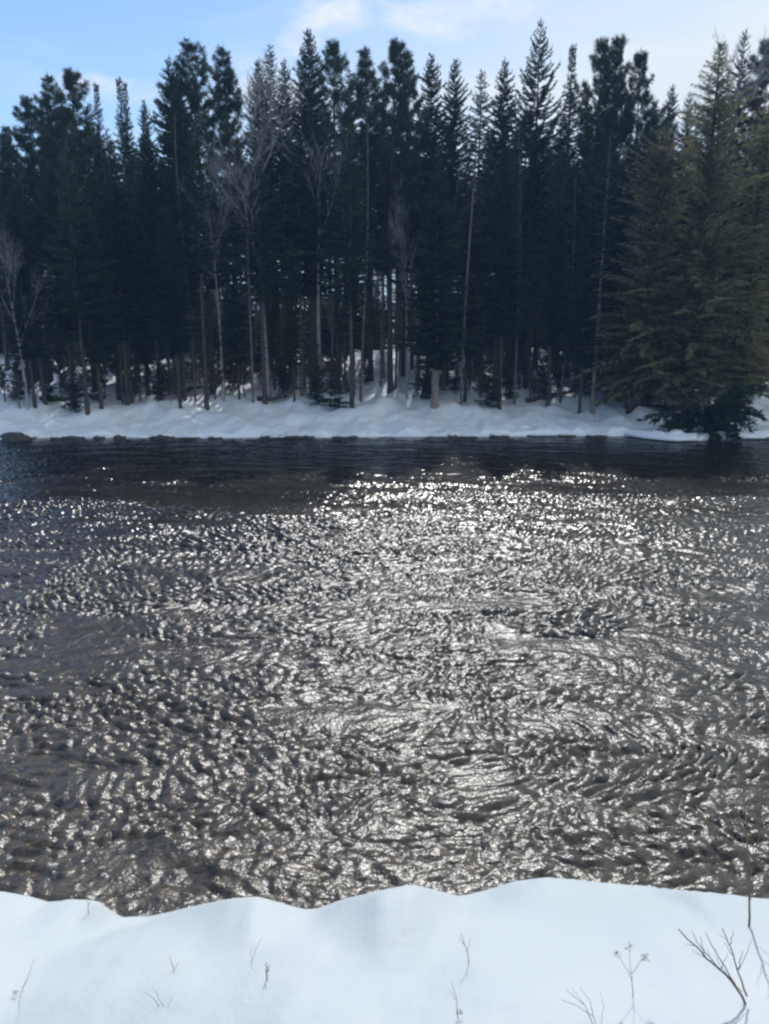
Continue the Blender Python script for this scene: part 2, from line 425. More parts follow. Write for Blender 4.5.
def pine(seed, Ht=20., Rad=2.8, cb=.5, gap=.75, nb=5, needle=None, bark=None, trunk_r=.2, tuft=.34, dens=1.0, top=.55, upsweep=.35):
    """white pine: plumes of long needles on upswept limbs, ragged outline with gaps between the whorls"""
    rs = np.random.RandomState(seed)
    wood, leaf = MB(), MB()
    n = 14; zz = np.linspace(0, 1, n)
    bx = .3 * np.sin(zz * 2.5 + rs.rand() * 6) * zz; by = .3 * np.sin(zz * 2 + rs.rand() * 6) * zz
    tr = np.stack([bx, by, zz * Ht - (zz == 0) * .5], 1)
    rad = trunk_r * ((1 - zz) ** .75 + .03); rad[0] *= 1.3
    wood.tube(tr, rad, 8)
    ctr = lambda z: np.array([np.interp(z, tr[:, 2], bx), np.interp(z, tr[:, 2], by), z])
    zb = cb * Ht; z = zb
    P, D, L = [], [], []
    def tufts(pts, dirs, k):
        for p, d in zip(pts, dirs):
            m = k
            dd = d / (np.linalg.norm(d) + 1e-9) * .8 + rs.normal(0, .7, (m, 3)) + np.array([0, 0, .12])
            P.append(np.tile(p, (m, 1)) + rs.normal(0, .05, (m, 3))); D.append(dd); L.append(tuft * rs.uniform(.6, 1.2, m))
    while z < Ht - .3:
        t = (z - zb) / (Ht - zb)
        r = Rad * (min(1, (1.45 * (1 - t)) ** .85) * .95 + .05) * (.6 + .4 * min(1, t / .2))
        k = max(3, int(nb + rs.uniform(-1.5, 1.5))); a0 = rs.rand() * 6.28
        for i in range(k):
            az = a0 + 6.283 * i / k + rs.uniform(-.4, .4)
            ln = max(.28, r * rs.uniform(.45, 1.25))
            e = np.array([math.cos(az), math.sin(az), 0]); sd = np.array([-e[1], e[0], 0])
            s = np.linspace(0, 1, 6); u0 = rs.uniform(-.05, .2) + .5 * t * t
            pts = ctr(z) + e * (s * ln)[:, None] + np.array([0, 0, 1.]) * (ln * (u0 * s + upsweep * s ** 2))[:, None] + sd * (rs.uniform(-.2, .2) * ln * s ** 2)[:, None]
            wood.tube(pts[[0, 2, 3, 5]], [.016 + .012 * ln, .014 + .006 * ln, .012, .008], 4)
            m = max(3, int(ln / .16 * dens))
            ss = .32 + .68 * (np.arange(m) + rs.rand(m)) / m
            if ln < .8: ss = .1 + .9 * (np.arange(m) + .5) / m
            pp = np.stack([np.interp(ss, s, pts[:, j]) for j in range(3)], 1)
            off = rs.uniform(-1, 1, m) * .34 * ln * (1.1 - ss)
            pp = pp + sd * off[:, None] + e * np.abs(off * .6)[:, None] + np.array([0, 0, 1.]) * rs.uniform(-.02, .16, m)[:, None]
            dr = e * .8 + sd * np.sign(off)[:, None] * .5 + np.array([0, 0, .35])
            tufts(pp, dr, 30)
        z += gap * (1 - .45 * t) * rs.uniform(.6, 1.4)
    tufts([ctr(Ht - q) for q in (.0, .2, .4, .6)], [np.array([0, 0, 1.])] * 4, 14)
    P, D, L = np.vstack(P), np.vstack(D), np.concatenate(L)
    leaf.blades(P, D, L, .034 * np.ones(len(P)), rs.rand(len(P)) * 3.14)
    for z in np.arange(.15 * Ht, zb, .55):
        for i in range(rs.randint(1, 4)):
            az = rs.rand() * 6.28; ln = rs.uniform(.3, 1.6)
            e = np.array([math.cos(az), math.sin(az), rs.uniform(-.2, .3)])
            c = ctr(z); wood.tube([c, c + e * ln * .5, c + e * ln], [.022, .014, .006], 3)
    return wood.build('trunk', bark or BARK), leaf.build('crown', needle or NEEDLE_PINE, False)

def bare(seed, Ht=15., fork=.45, spreadk=.42, levels=4, bark=None, twig=None, r0=.13, lean=.1, rmin=.005):
    """leafless birch or alder: trunk and a crown of forking limbs and fine twigs"""
    rs = np.random.RandomState(seed)
    wood, tw = MB(), MB()
    n = 10; zz = np.linspace(0, 1, n)
    tx = lean * Ht * .3 * zz ** 1.5 + .15 * np.sin(zz * 5 + rs.rand() * 5) * zz; ty = .15 * np.sin(zz * 4 + rs.rand() * 5) * zz
    tr = np.stack([tx, ty, zz * Ht * .92 - (zz == 0) * .4], 1)
    wood.tube(tr, r0 * ((1 - zz) ** .8 + .03), 7)
    def limb(p, d, ln, r, lev):
        s = np.linspace(0, 1, 5); d = d / np.linalg.norm(d)
        j = rs.normal(0, .09, 3)
        pts = p + d * (s * ln)[:, None] + (j * ln) * (s ** 2)[:, None] + np.array([0, 0, .12 * ln]) * (s ** 2)[:, None]
        tw.tube(pts, np.linspace(r, max(rmin * .9, r * .35), 5), 4 if lev > 2 else 3)
        if lev == 0: return
        k = {4: 6, 3: 6, 2: 6, 1: 5}.get(lev, 4)
        for i in range(k):
            q = rs.uniform(.25, 1)
            pp = np.array([np.interp(q, s, pts[:, m]) for m in range(3)])
            nd = d + rs.normal(0, spreadk, 3) + np.array([0, 0, .12])
            limb(pp, nd, ln * rs.uniform(.38, .62), max(rmin, r * .5), lev - 1)
    for z in np.linspace(fork * Ht, .88 * Ht, 9):
        q = z / (Ht * .92)
        p = np.array([np.interp(q, zz, tx), np.interp(q, zz, ty), z])
        az = rs.rand() * 6.28
        limb(p, np.array([math.cos(az) * .5, math.sin(az) * .5, .85]), Ht * .30 * (1.15 - q * .7), r0 * .42 * (1.1 - q * .7), levels - 1)
    return wood.build('trunk', bark or BIRCH), tw.build('crown', twig or TWIG)

PROTO = {}
def proto(key, me2, Ht): PROTO[key] = (me2[0], me2[1], Ht)
for i in range(4):
    proto('spruce%d' % i, conifer(100 + i, Rad=[2.5, 2.8, 2.2, 3.1][i], cb=[.27, .30, .29, .24][i], gap=.32, nb=7, irr=.32, step=.05, tw=.46, wid=.08, prof=.66, per=3), 20.)
for i in range(2):
    proto('fir%d' % i, conifer(120 + i, Rad=[1.7, 1.5][i], cb=[.12, .2][i], gap=.27, nb=7, droop=.2, up=.0, prof=.8, irr=.25, step=.05, tw=.38, wid=.08, per=2), 20.)
for i in range(3):
    proto('thin%d' % i, conifer(130 + i, Rad=[2.4, 2.1, 2.6][i], cb=[.44, .5, .4][i], gap=.36, nb=6, irr=.42, step=.055, miss=.12, tw=.46, wid=.085, prof=.75, per=2), 20.)
for i in range(4):
    proto('pine%d' % i, pine(140 + i, Rad=[3.0, 2.7, 3.4, 2.3][i], cb=[.36, .42, .32, .45][i], dens=1.5), 20.)
proto('tall_open', conifer(151, Ht=22., Rad=3.7, cb=.42, gap=.5, nb=6, droop=.05, up=-.05, tip=.42, prof=.9, irr=.22, miss=.08, step=.04, tw=.42, wid=.08, per=3, inner=.08, twig_droop=.1), 22.)
proto('hemlock', conifer(161, Ht=20., Rad=4.3, cb=.05, gap=.30, nb=8, droop=.42, up=.30, tip=.02, prof=.78, irr=.48, miss=.2, step=.06, tw=.5, wid=.075, twig_droop=.4, needle=NEEDLE_HEMLOCK, dead=False, trunk_r=.25, per=2), 20.)
proto('hemlock_low', conifer(162, Ht=14., Rad=3.6, cb=.06, gap=.30, nb=8, droop=.45, up=.32, tip=.02, prof=.6, irr=.5, miss=.2, step=.055, tw=.55, wid=.11, twig_droop=.4, needle=NEEDLE_HEMLOCK, dead=False, trunk_r=.2), 14.)
for i in range(3):
    proto('young%d' % i, conifer(170 + i, Ht=6., Rad=[1.5, 1.2, 1.7][i], cb=.06, gap=.22, nb=8, irr=.35, step=.05, tw=.42, wid=.13, trunk_r=.07, dead=False, droop=.4), 6.)
for i in range(2):
    proto('sapling%d' % i, conifer(180 + i, Ht=2.6, Rad=[.8, .95][i], cb=.06, gap=.15, nb=7, irr=.5, step=.03, tw=.26, wid=.07, trunk_r=.035, dead=False, droop=.3, miss=.12), 2.6)
for i in range(3):
    proto('birch%d' % i, bare(190 + i, Ht=15., fork=[.42, .48, .35][i], lean=[-.12, .1, .2][i]), 15.)
for i in range(3):
    proto('brush%d' % i, bare(200 + i, Ht=2.4, fork=.12, spreadk=.55, levels=4, bark=BRUSH, twig=BRUSH, r0=.045, lean=.2, rmin=.014), 2.4)
proto('stout', conifer(220, Ht=18., Rad=2.6, cb=.17, gap=.30, nb=9, irr=.35, step=.045, tw=.5, wid=.1, per=3, bark=BARK_PALE, trunk_r=.26, dead=False), 18.)
for i in range(2):
    proto('pole%d' % i, conifer(210 + i, Rad=[1.9, 2.2][i], cb=[.55, .5][i], gap=.4, nb=6, irr=.42, step=.06, miss=.15, tw=.46, wid=.085, per=2, bark=BARK_PALE, trunk_r=.15), 20.)

def plant(key, name, x, y, Ht, label, cat, group=None, rz=None, wide=1.0, tilt=(0, 0)):
    tk, cr, h0 = PROTO[key]
    s = Ht / h0
    z = float(far_z(x, y))
    e = empty(name, (x, y, z), rnd.random() * 6.28 if rz is None else rz, (s * wide, s * wide, s))
    e.rotation_euler[0] = tilt[0]; e.rotation_euler[1] = tilt[1]
    tag(e, label, cat, group)
    obj('trunk', tk, e); obj('crown', cr, e)
    return e

def plant_px(key, name, px, ptop, Y, label, cat, group=None, rz=None, wide=1.0, tilt=(0, 0)):
    p = at(px, ptop, Y)
    return plant(key, name, p[0], Y, p[2] - float(far_z(p[0], Y)), label, cat, group, rz, wide, tilt)

G = 'conifers along the skyline of the far bank'
# (prototype, x and y of the top in the photo, distance, width, name, label)
SKY = [
 ('spruce2', 2, 132, 50, 1.0, 'spruce_tree', 'lowest of the skyline spruces, at the very left edge of the forest'),
 ('pine1', 22, 96, 52, .95, 'pine_tree', 'short ragged pine beside the broad plumed pine at the left end of the skyline'),
 ('pine3', 45, 78, 55, .9, 'pine_tree', 'slim pine half merged into the broad plumed pine at the left end of the skyline'),
 ('pine0', 68, 70, 50, 1.1, 'pine_tree', 'broad plumed pine forming the first big rounded crown from the left'),
 ('fir0', 94, 83, 49, .95, 'fir_tree', 'narrow pointed fir spire just right of the first broad pine from the left'),
 ('fir1', 115, 79, 53, 1.1, 'fir_tree', 'left one of a close pair of thin fir spires at the left of the forest'),
 ('fir0', 126, 83, 50, .9, 'fir_tree', 'right one of a close pair of thin fir spires at the left of the forest'),
 ('spruce2', 163, 56, 49, .95, 'spruce_tree', 'dark pointed spruce leaning against a tall plumed pine at the left of the forest'),
 ('spruce0', 177, 68, 53, .9, 'spruce_tree', 'spruce top squeezed between the pointed spruce and the tall plumed pine'),
 ('pine2', 195, 45, 51, .95, 'pine_tree', 'tall plumed pine, highest crown in the left third of the forest'),
 ('pine3', 223, 49, 54, .9, 'pine_tree', 'small tufted pine top standing alone just right of the tall plumed pine'),
 ('spruce1', 256, 62, 53, .8, 'spruce_tree', 'spruce rising right behind the pale leafless birch crown'),
 ('thin0', 269, 47, 55, 1.1, 'spruce_tree', 'slim spruce top between the pale birch and the tall spruce under the cloud'),
 ('spruce2', 284, 60, 52, .9, 'spruce_tree', 'lower spruce at the left foot of the tall spruce under the cloud'),
 ('spruce1', 306, 33, 50, .9, 'spruce_tree', 'tall pointed spruce standing out under the small white cloud'),
 ('pine1', 333, 43, 51, .85, 'pine_tree', 'round topped dark pine next to the tall spruce under the cloud'),
 ('thin2', 350, 68, 56, 1.0, 'spruce_tree', 'low spruce top in the dip between two pines near the middle of the skyline'),
 ('pine3', 369, 52, 53, .95, 'pine_tree', 'tufted pine on the left flank of the broad pine in the middle of the skyline'),
 ('pine0', 391, 41, 50, .95, 'pine_tree', 'broad ragged pine in the very middle of the skyline'),
 ('pine3', 405, 52, 54, .8, 'pine_tree', 'slight pine top on the right flank of the broad middle pine'),
 ('spruce0', 432, 53, 50, .95, 'spruce_tree', 'full spruce right of the gap beside the broad middle pine'),
 ('spruce3', 452, 61, 52, .8, 'spruce_tree', 'dark spruce shoulder to shoulder with the full spruce right of middle'),
 ('thin1', 476, 71, 54, 1.1, 'spruce_tree', 'lowest spruce top just before the deep notch right of the middle'),
 ('spruce2', 506, 58, 49, 1.0, 'spruce_tree', 'narrow black spruce standing directly left of the tallest open tree'),
 ('tall_open', 541, 16, 51, 1.0, 'spruce_tree', 'tallest tree of all, with open feathery upcurved branches above the skyline'),
 ('fir1', 573, 47, 53, 1.2, 'fir_tree', 'thin fir spire on the right side of the tallest open tree'),
 ('pine1', 596, 40, 51, .8, 'pine_tree', 'first of three dark pine crowns right of the tallest tree'),
 ('pine2', 620, 42, 52, .75, 'pine_tree', 'middle one of three dark pine crowns right of the tallest tree'),
 ('pine0', 645, 52, 50, .8, 'pine_tree', 'last of three dark pine crowns, bordering the gap before the olive hemlock'),
 ('spruce2', 671, 84, 53, .8, 'spruce_tree', 'low spruce top in the gap left of the olive hemlock'),
 ('thin2', 689, 92, 56, .9, 'spruce_tree', 'lower thin spruce top closest to the left side of the olive hemlock'),
 ('hemlock', 722, 41, 45.5, 1.2, 'hemlock_tree', 'big olive green hemlock with a pointed top and sweeping boughs near the water'),
 ('thin1', 741, 30, 52, .8, 'spruce_tree', 'thin see-through spruce top peeking out right behind the olive hemlock'),
 ('pine1', 764, 40, 51, .9, 'pine_tree', 'ragged pine at the right edge of the forest beyond the olive hemlock'),
 ('spruce0', 790, 60, 52, 1.0, 'spruce_tree', 'spruce past the ragged pine at the right edge of the forest'),
]
for k, px, py, Y, wd, nm, lb in SKY:
    plant_px(k, nm, px, py, Y, lb, nm.split('_')[0] + ' tree', None, wide=wd, tilt=(rnd.gauss(0, .006), rnd.gauss(0, .009)))

# shorter conifers standing in front of the skyline trees
MID = [
 ('spruce3', 12, 190, 46, 1.0, 'spruce with a mid height crown at the left edge of the riverbank'),
 ('spruce1', 52, 165, 47, 1.1, 'bushy spruce below the broad plumed pine on the left'),
 ('spruce3', 84, 205, 46, 1.1, 'low wide spruce below the thin fir spires on the left'),
 ('spruce0', 112, 150, 48, 1.1, 'spruce hiding the trunks of the paired fir spires'),
 ('spruce3', 142, 132, 48, 1.0, 'dense dark spruce left of the tall plumed pine'),
 ('spruce1', 168, 205, 47, 1.0, 'dark spruce below the pointed spruce left of the tall plumed pine'),
 ('spruce3', 232, 235, 49, .9, 'low spruce at the foot of the forked birch'),
 ('spruce3', 290, 240, 48, .8, 'low spruce between the two pale birches'),
 ('spruce0', 352, 205, 50, .8, 'slender mid height spruce left of the open snowy gap'),
 ('spruce3', 470, 185, 49, 1.0, 'broad mid height spruce right of the pale thick trunk'),
 ('spruce1', 508, 150, 48, 1.0, 'dense spruce below the tallest open tree'),
 ('spruce0', 560, 160, 48, 1.0, 'mid height spruce right of the deep notch in the forest'),
 ('spruce3', 592, 200, 47, 1.0, 'wide dark spruce above the slim brown trunk by the shore'),
 ('spruce1', 622, 170, 48, 1.0, 'dark spruce below the three pine crowns'),
]
for k, px, py, Y, wd, lb in MID:
    plant_px(k, 'spruce_tree', px, py, Y, lb, 'spruce tree', None, wide=wd)
plant_px('hemlock_low', 'hemlock_tree', 665, 128, 46, 'shorter olive hemlock leaning into the left side of the big one', 'hemlock tree')
plant_px('hemlock_low', 'hemlock_tree', 768, 110, 46, 'olive hemlock cut by the right edge beside the big one', 'hemlock tree')
plant_px('hemlock_low', 'hemlock_tree', 640, 215, 46.5, 'low olive hemlock at the outer left skirt of the hemlock clump', 'hemlock tree', wide=.8)

# bare slim trunks that carry their crowns high, along the middle of the bank
POLES = [(128, 405, 130, 'thin0'), (207, 410, 120, 'thin1'), (302, 396, 110, 'pole0'), (318, 388, 120, 'pole1'), (352, 408, 125, 'thin2'), (383, 378, 100, 'pole0'), (417, 386, 115, 'pole1'),
         (435, 407, 150, 'stout'), (495, 392, 120, 'thin1'), (548, 400, 110, 'thin0'), (592, 414, 130, 'pole0'), (88, 414, 150, 'thin2'), (45, 404, 160, 'thin1'), (265, 404, 130, 'thin2'), (400, 372, 105, 'pole0')]
def base_at(px, py):
    """ground point of the far bank seen at a pixel"""
    for Y in np.arange(40.5, 75, .1):
        p = at(px, py, Y)
        if p[2] <= far_z(p[0], Y): return p[0], Y
    return p[0], 60.
PL = {128: 'dark straight trunk rising from the snow on the left of the bank', 207: 'dark bare trunk standing low on the snow left of the birches',
      302: 'pale slim trunk beside the second birch', 318: 'pale slim trunk just right of the second birch', 352: 'dark trunk left of the open snowy gap',
      383: 'slim pale trunk at the gap head, left of its twin', 417: 'slim pale trunk at the right side of the open snowy gap',
      435: 'thick pale brown trunk standing alone right of the open snowy gap', 495: 'dark trunk above the saplings right of the thick pale trunk',
      548: 'dark trunk deep among the brush under the tallest tree', 592: 'slim brown trunk standing near the shore left of the hemlock clump',
      88: 'thin dark trunk close to the shore on the left', 45: 'dark trunk nearest the left edge of the bank', 265: 'thin dark trunk below the forked birch',
      400: 'slim pale trunk at the gap head, right of its twin'}
for px, pb, pt, k in POLES:
    x, Y = base_at(px, pb)
    top = at(px, pt, Y)
    e = plant(k, 'conifer_tree', x, Y, top[2] - float(far_z(x, Y)), 'conifer with a ' + PL[px], 'conifer', None, wide=1.1 if px == 435 else 1.0)

# leafless birches
plant_px('birch0', 'birch_tree', 258, 88, 49.5, 'pale leafless birch with a wide forked crown left of the tall spruce', 'birch tree', wide=1.15, rz=.3)
plant_px('birch1', 'birch_tree', 314, 92, 49.6, 'pale slender leafless birch in front of the tall spruce under the cloud', 'birch tree', wide=.95, rz=1.2)
plant_px('birch2', 'birch_tree', 8, 225, 45.5, 'small leaning leafless birch at the left edge of the bank', 'birch tree', wide=.8, rz=3.3)
plant_px('birch1', 'birch_tree', 212, 165, 49, 'grey leafless birch half hidden below the tall plumed pine', 'birch tree', wide=.8, rz=4)
plant_px('birch2', 'birch_tree', 408, 190, 49, 'small grey birch with twigs over the open snowy gap', 'birch tree', wide=.7, rz=2)
plant_px('birch0', 'birch_tree', 737, 58, 50.5, 'bare twiggy birch top beside the point of the big olive hemlock', 'birch tree', wide=.7, rz=1)

# dead snags: thin grey poles with stubs of broken limbs
def snag(seed):
    rs = np.random.RandomState(seed); m = MB(); br = MB()
    z = np.linspace(0, 1, 12); x = .35 * np.sin(z * 3 + rs.rand() * 6) * z + rs.uniform(-.6, .6) * z; y = .3 * np.sin(z * 2.4 + rs.rand() * 6) * z
    P = np.stack([x, y, z * 13 - (z == 0) * .4], 1); m.tube(P, .065 * (1 - z) ** .6 + .012, 6)
    for q in np.arange(.12, .99, .022):
        c = np.array([np.interp(q, z, P[:, j]) for j in range(3)]); az = rs.rand() * 6.28; ln = rs.uniform(.25, 1.5) * (1.1 - .6 * q)
        d = np.array([math.cos(az), math.sin(az), rs.uniform(-.35, .35)])
        br.tube([c, c + d * ln * .5, c + d * ln + [0, 0, -.12 * ln]], [.02, .014, .007], 3)
        if ln > .7: br.tube([c + d * ln * .5, c + d * ln * .8 + rs.normal(0, .25, 3)], [.01, .006], 3)
    return m.build('trunk', SNAG), br.build('crown', BRUSH), 13.
for i in range(4): PROTO['snag%d' % i] = snag(300 + i)
for i, px in enumerate([182, 243, 276, 300, 326, 340, 362, 377, 398, 424, 446, 466, 484, 150, 528, 575, 60, 108]):
    plant_px('snag%d' % (i % 4), 'dead_tree', px + rnd.uniform(-4, 4), rnd.uniform(95, 185), rnd.uniform(47.5, 51.5), 'thin grey dead tree without needles standing among the riverside conifers', 'dead tree', 'dead trees among the riverside conifers', wide=rnd.uniform(.8, 1.2), tilt=(rnd.gauss(0, .03), rnd.gauss(0, .03)))

# deeper forest
keys = ['thin0', 'thin1', 'thin2', 'pole0', 'pole1', 'spruce0', 'spruce2', 'pine3']
for Y0, top0, top1, stepx in ((57, 96, 155, 20), (64, 120, 185, 24), (74, 130, 200, 28), (86, 140, 200, 32), (100, 150, 210, 34)):
    px = -60.
    while px < 830:
        open_ = 165 < px < 470
        px += stepx * rnd.uniform(.7, 1.3) * (1.15 if open_ and Y0 > 70 else 1)
        Y = Y0 + rnd.uniform(-2.5, 2.5)
        plant_px(rnd.choice(keys[1:5] if open_ else keys), 'conifer_tree', px, rnd.uniform(top0, top1), Y, 'dark conifer deep in the forest behind the riverside trees', 'conifer', 'conifers deep in the forest', wide=rnd.uniform(.8, 1.2), tilt=(rnd.gauss(0, .02), rnd.gauss(0, .025)))
for Y0, top0, top1, stepx in ((63, 270, 335, 19), (68, 255, 320, 19), (75, 250, 310, 22), (84, 240, 300, 24), (96, 245, 295, 24)):
    px = -50.
    while px < 820:
        px += stepx * rnd.uniform(.7, 1.3)
        lift = 28 if 165 < px < 470 else 0
        plant_px(rnd.choice(['young0', 'young1', 'young2']), 'young_spruce', px, rnd.uniform(top0, top1) + lift * rnd.random(), Y0 + rnd.uniform(-2, 2), 'young spruce filling the dark understory beneath the tall conifers', 'spruce tree', 'young spruces in the understory', wide=rnd.uniform(1.0, 1.6))

# saplings and brush on the snow of the far bank
SAP = [('sapling0', 335, 410, 52, 'bushy dark sapling on the snow left of the open gap'), ('sapling1', 318, 405, 40, 'smaller dark sapling beside the bushy one left of the open gap'),
       ('sapling1', 490, 408, 50, 'ragged spruce sapling on the snow right of the thick pale trunk'), ('sapling0', 455, 392, 24, 'little dark sapling tucked behind the thick pale trunk'),
       ('sapling1', 545, 398, 40, 'dark sapling below the tallest tree'), ('sapling0', 620, 402, 30, 'dark sapling just right of the slim brown trunk by the shore'),
       ('sapling0', 232, 392, 30, 'dark sapling under the forked birch'), ('sapling1', 128, 396, 30, 'sapling crowding the dark straight trunk on the left'),
       ('sapling0', 50, 402, 34, 'sapling beside the leftmost dark trunk of the bank'), ('sapling1', 75, 412, 40, 'sapling close to the shore on the left'),
       ('sapling1', 648, 408, 44, 'spindly sapling at the left skirt of the hemlock clump'), ('sapling0', 738, 408, 40, 'sapling right of the overhanging shrub'),
       ('sapling1', 365, 385, 26, 'small sapling halfway up the left side of the open gap'), ('sapling1', 160, 400, 38, 'wide dark sapling among the shrubs left of the tall plumed pine'), ('sapling0', 182, 396, 34, 'dark sapling crowding the right side of the wide one among the shrubs'),
       ('sapling0', 98, 402, 36, 'sapling between the two thin dark trunks on the left of the bank'), ('sapling1', 285, 398, 34, 'dark sapling between the forked birch and the second birch'),
       ('sapling1', 585, 394, 38, 'sapling against the left side of the slim brown trunk by the shore'), ('sapling0', 668, 414, 46, 'dark sapling touching the left edge of the overhanging shrub'),
       ('sapling1', 20, 400, 36, 'sapling beside the small leaning birch'), ('sapling0', 560, 390, 34, 'sapling deep behind the brush right of the tallest tree'),
       ('sapling0', 510, 400, 34, 'sapling next to the ragged one right of the thick pale trunk')]
for k, px, pb, hp, lb in SAP:
    x, Y = base_at(px, pb)
    plant(k, 'spruce_sapling', x, Y, hp * Y / F, lb, 'sapling')
BR = [(120, 388), (140, 402), (182, 396), (200, 384), (225, 386), (245, 398), (275, 390), (62, 402), (85, 392), (5, 402), (40, 390), (520, 390), (560, 388), (585, 386), (480, 396), (630, 388), (670, 392), (685, 398), (720, 396), (445, 382), (310, 398), (342, 394), (540, 386), (600, 384), (755, 390)] + [(165, 392), (190, 388), (178, 402), (150, 395), (215, 400), (20, 410), (105, 398), (252, 388), (290, 392), (575, 398), (605, 398), (530, 402), (660, 402), (745, 405), (760, 398), (470, 386), (700, 392), (645, 395), (330, 384), (30, 395)]
BR += [(rnd.uniform(-5, 770), rnd.uniform(370, 398)) for _ in range(34)]
BR = [q for q in BR if not 372 < q[0] < 416]
for i, (px, pb) in enumerate(BR):
    x, Y = base_at(px, pb)
    plant('brush%d' % (i % 3), 'bare_shrub', x, Y, rnd.uniform(1.6, 3.2), 'leafless brown shrub poking out of the snow among the trunks', 'shrub', 'leafless shrubs on the far bank', wide=rnd.uniform(.9, 1.4))

for i in range(22):
    px = rnd.uniform(-8, 775)
    if 366 < px < 420: continue
    x, Y = base_at(px, rnd.uniform(368, 400))
    plant('sapling%d' % (i % 2), 'spruce_sapling', x, Y, rnd.uniform(.9, 2.2), 'small dark spruce sapling scattered over the snow between the far trunks', 'sapling', 'spruce saplings scattered on the far bank', wide=rnd.uniform(1, 1.6), tilt=(rnd.uniform(-.15, .15), rnd.uniform(-.15, .15)))

# fallen trunks lying on the far snow
for i, (px, pb, ln, az, lb) in enumerate([(185, 392, 4.2, .25, 'dark fallen trunk lying in the brush left of the birches'), (462, 384, 3.2, -.3, 'short dark log right of the thick pale trunk'),
        (70, 400, 3.6, .5, 'fallen trunk slanting down the snow at the left of the bank'), (556, 402, 3.8, -.15, 'fallen trunk lying below the tallest tree'), (640, 404, 3.0, .9, 'slanting dead trunk at the left edge of the hemlock clump'), (280, 404, 2.8, .1, 'dark log on the snow between the forked birch and the second birch')]):
    x, Y = base_at(px, pb); m = MB(); s = np.linspace(-.5, .5, 9)
    X = x + s * ln * math.cos(az); Yy = Y + s * ln * math.sin(az) * .6
    Z = far_z(X, Yy) + .12 + .05 * np.sin(s * 9) + (s + .5) * .5 * (i % 2)
    P = np.stack([X - x, Yy - Y, Z - Z.min()], 1)
    m.tube(P, np.linspace(.15, .07, 9), 7, True)
    for k in range(9):
        j = rnd.randrange(1, 8); d = np.array([rnd.uniform(-.4, .4), rnd.uniform(-.4, .2), rnd.uniform(.2, .9)])
        m.tube([P[j], P[j] + d * .5, P[j] + d], [.03, .02, .008], 4)
    tag(obj('fallen_log', m.build('fallen_log', BARK), None, (x, Y, float(Z.min()))), lb, 'log')

# dark evergreen shrub hanging out over the water under the hemlock
def overhang():
    rs = np.random.RandomState(5)
    wood, leaf = MB(), MB(); P = []; D = []; L = []
    for i in range(62):
        az = rs.uniform(-3.5, .4); ln = rs.uniform(1.0, 2.6)
        e = np.array([math.cos(az), math.sin(az) * .8, 0]); u = rs.uniform(.2, 1.7)
        s = np.linspace(0, 1, 6)
        pts = np.array([0, 0, .2]) + e * (ln * s)[:, None] + np.array([0, 0, 1.]) * (ln * (u * s - .75 * s ** 2))[:, None]
        wood.tube(pts, np.linspace(.035, .008, 6), 4)
        m = 80; ss = rs.uniform(.2, 1, m); pp = np.stack([np.interp(ss, s, pts[:, j]) for j in range(3)], 1)
        P.append(pp); D.append(e + rs.normal(0, .6, (m, 3)) + [0, 0, -.25]); L.append(rs.uniform(.15, .42, m))
    P, D, L = np.vstack(P), np.vstack(D), np.concatenate(L)
    leaf.blades(P, D, L, np.full(len(P), .08), rs.rand(len(P)) * 3.14)
    x, Y = base_at(698, 428)
    e = empty('cedar_shrub', (x, Y - .4, float(far_z(x, Y - .4))), 0, (1.3, 1.2, 1.15))
    tag(e, 'dark evergreen shrub drooping over the water below the big olive hemlock', 'shrub')
    obj('stem', wood.build('stem', BARK), e); obj('foliage', leaf.build('foliage', NEEDLE_SPRUCE, False), e)
overhang()

# rocks and snow-capped ledges at the far waterline
def rock(name, seed, a, b, c, mat, flat=.5):
    rs = np.random.RandomState(seed)
    nu, nv = 22, 12
    th = np.linspace(0, 2 * np.pi, nu, endpoint=False); ph = np.linspace(.02, np.pi - .02, nv)
    T, Ph = np.meshgrid(th, ph)
    d = np.stack([np.sin(Ph) * np.cos(T), np.sin(Ph) * np.sin(T), np.cos(Ph)], -1)
    n = 1 + .5 * vnoise(d[..., 0] * 1.7 + seed * 3.1 + 20, d[..., 1] * 1.7 + d[..., 2] * 2.3 + 20, seed, 3)
    v = d * n[..., None] * np.array([a, b, c])
    v[..., 2] = np.where(v[..., 2] > c * flat, c * flat + (v[..., 2] - c * flat) * .3, v[..., 2])
    i = np.arange(nv - 1)[:, None] * nu; j = np.arange(nu)[None, :]; k = (j + 1) % nu
    q = np.stack([i + j, i + nu + j, i + nu + k, i + k], -1).reshape(-1, 4)
    return mesh(name, v.reshape(-1, 3), [q], mat)

def rock_thing(px, a, b, c, seed, label, group=None, cap=True, off=-.25, z=.0):
    p = at(px, 437, SHORE); x = p[0]; Y = float(shore(x)) + off
    e = empty('shore_rock', (x, Y, z), 0)
    tag(e, label, 'rock', group)
    obj('stone', rock('stone', seed, a, b, c, ROCK, 2.), e)
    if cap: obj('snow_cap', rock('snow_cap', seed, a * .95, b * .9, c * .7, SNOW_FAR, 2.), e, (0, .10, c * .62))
rock_thing(25, .85, .5, .42, 1, 'largest dark rock at the far waterline, near the left edge', cap=False, off=-.5)
for i, (px, a) in enumerate([(60, .5), (78, .7), (98, .6), (118, .45), (160, .8), (190, .6), (215, .5), (268, .5), (292, .9), (312, .6), (340, .8), (352, .5), (455, .6), (472, .8), (500, .7), (548, .9), (572, .6), (600, .8), (756, .8)]):
    rock_thing(px + rnd.uniform(-5, 5), a * rnd.uniform(.45, 1.0), .34, rnd.uniform(.10, .19), 60 + i, 'low wet dark stone under the snow edge at the far waterline', 'low stones along the far waterline', cap=True, off=-.12)

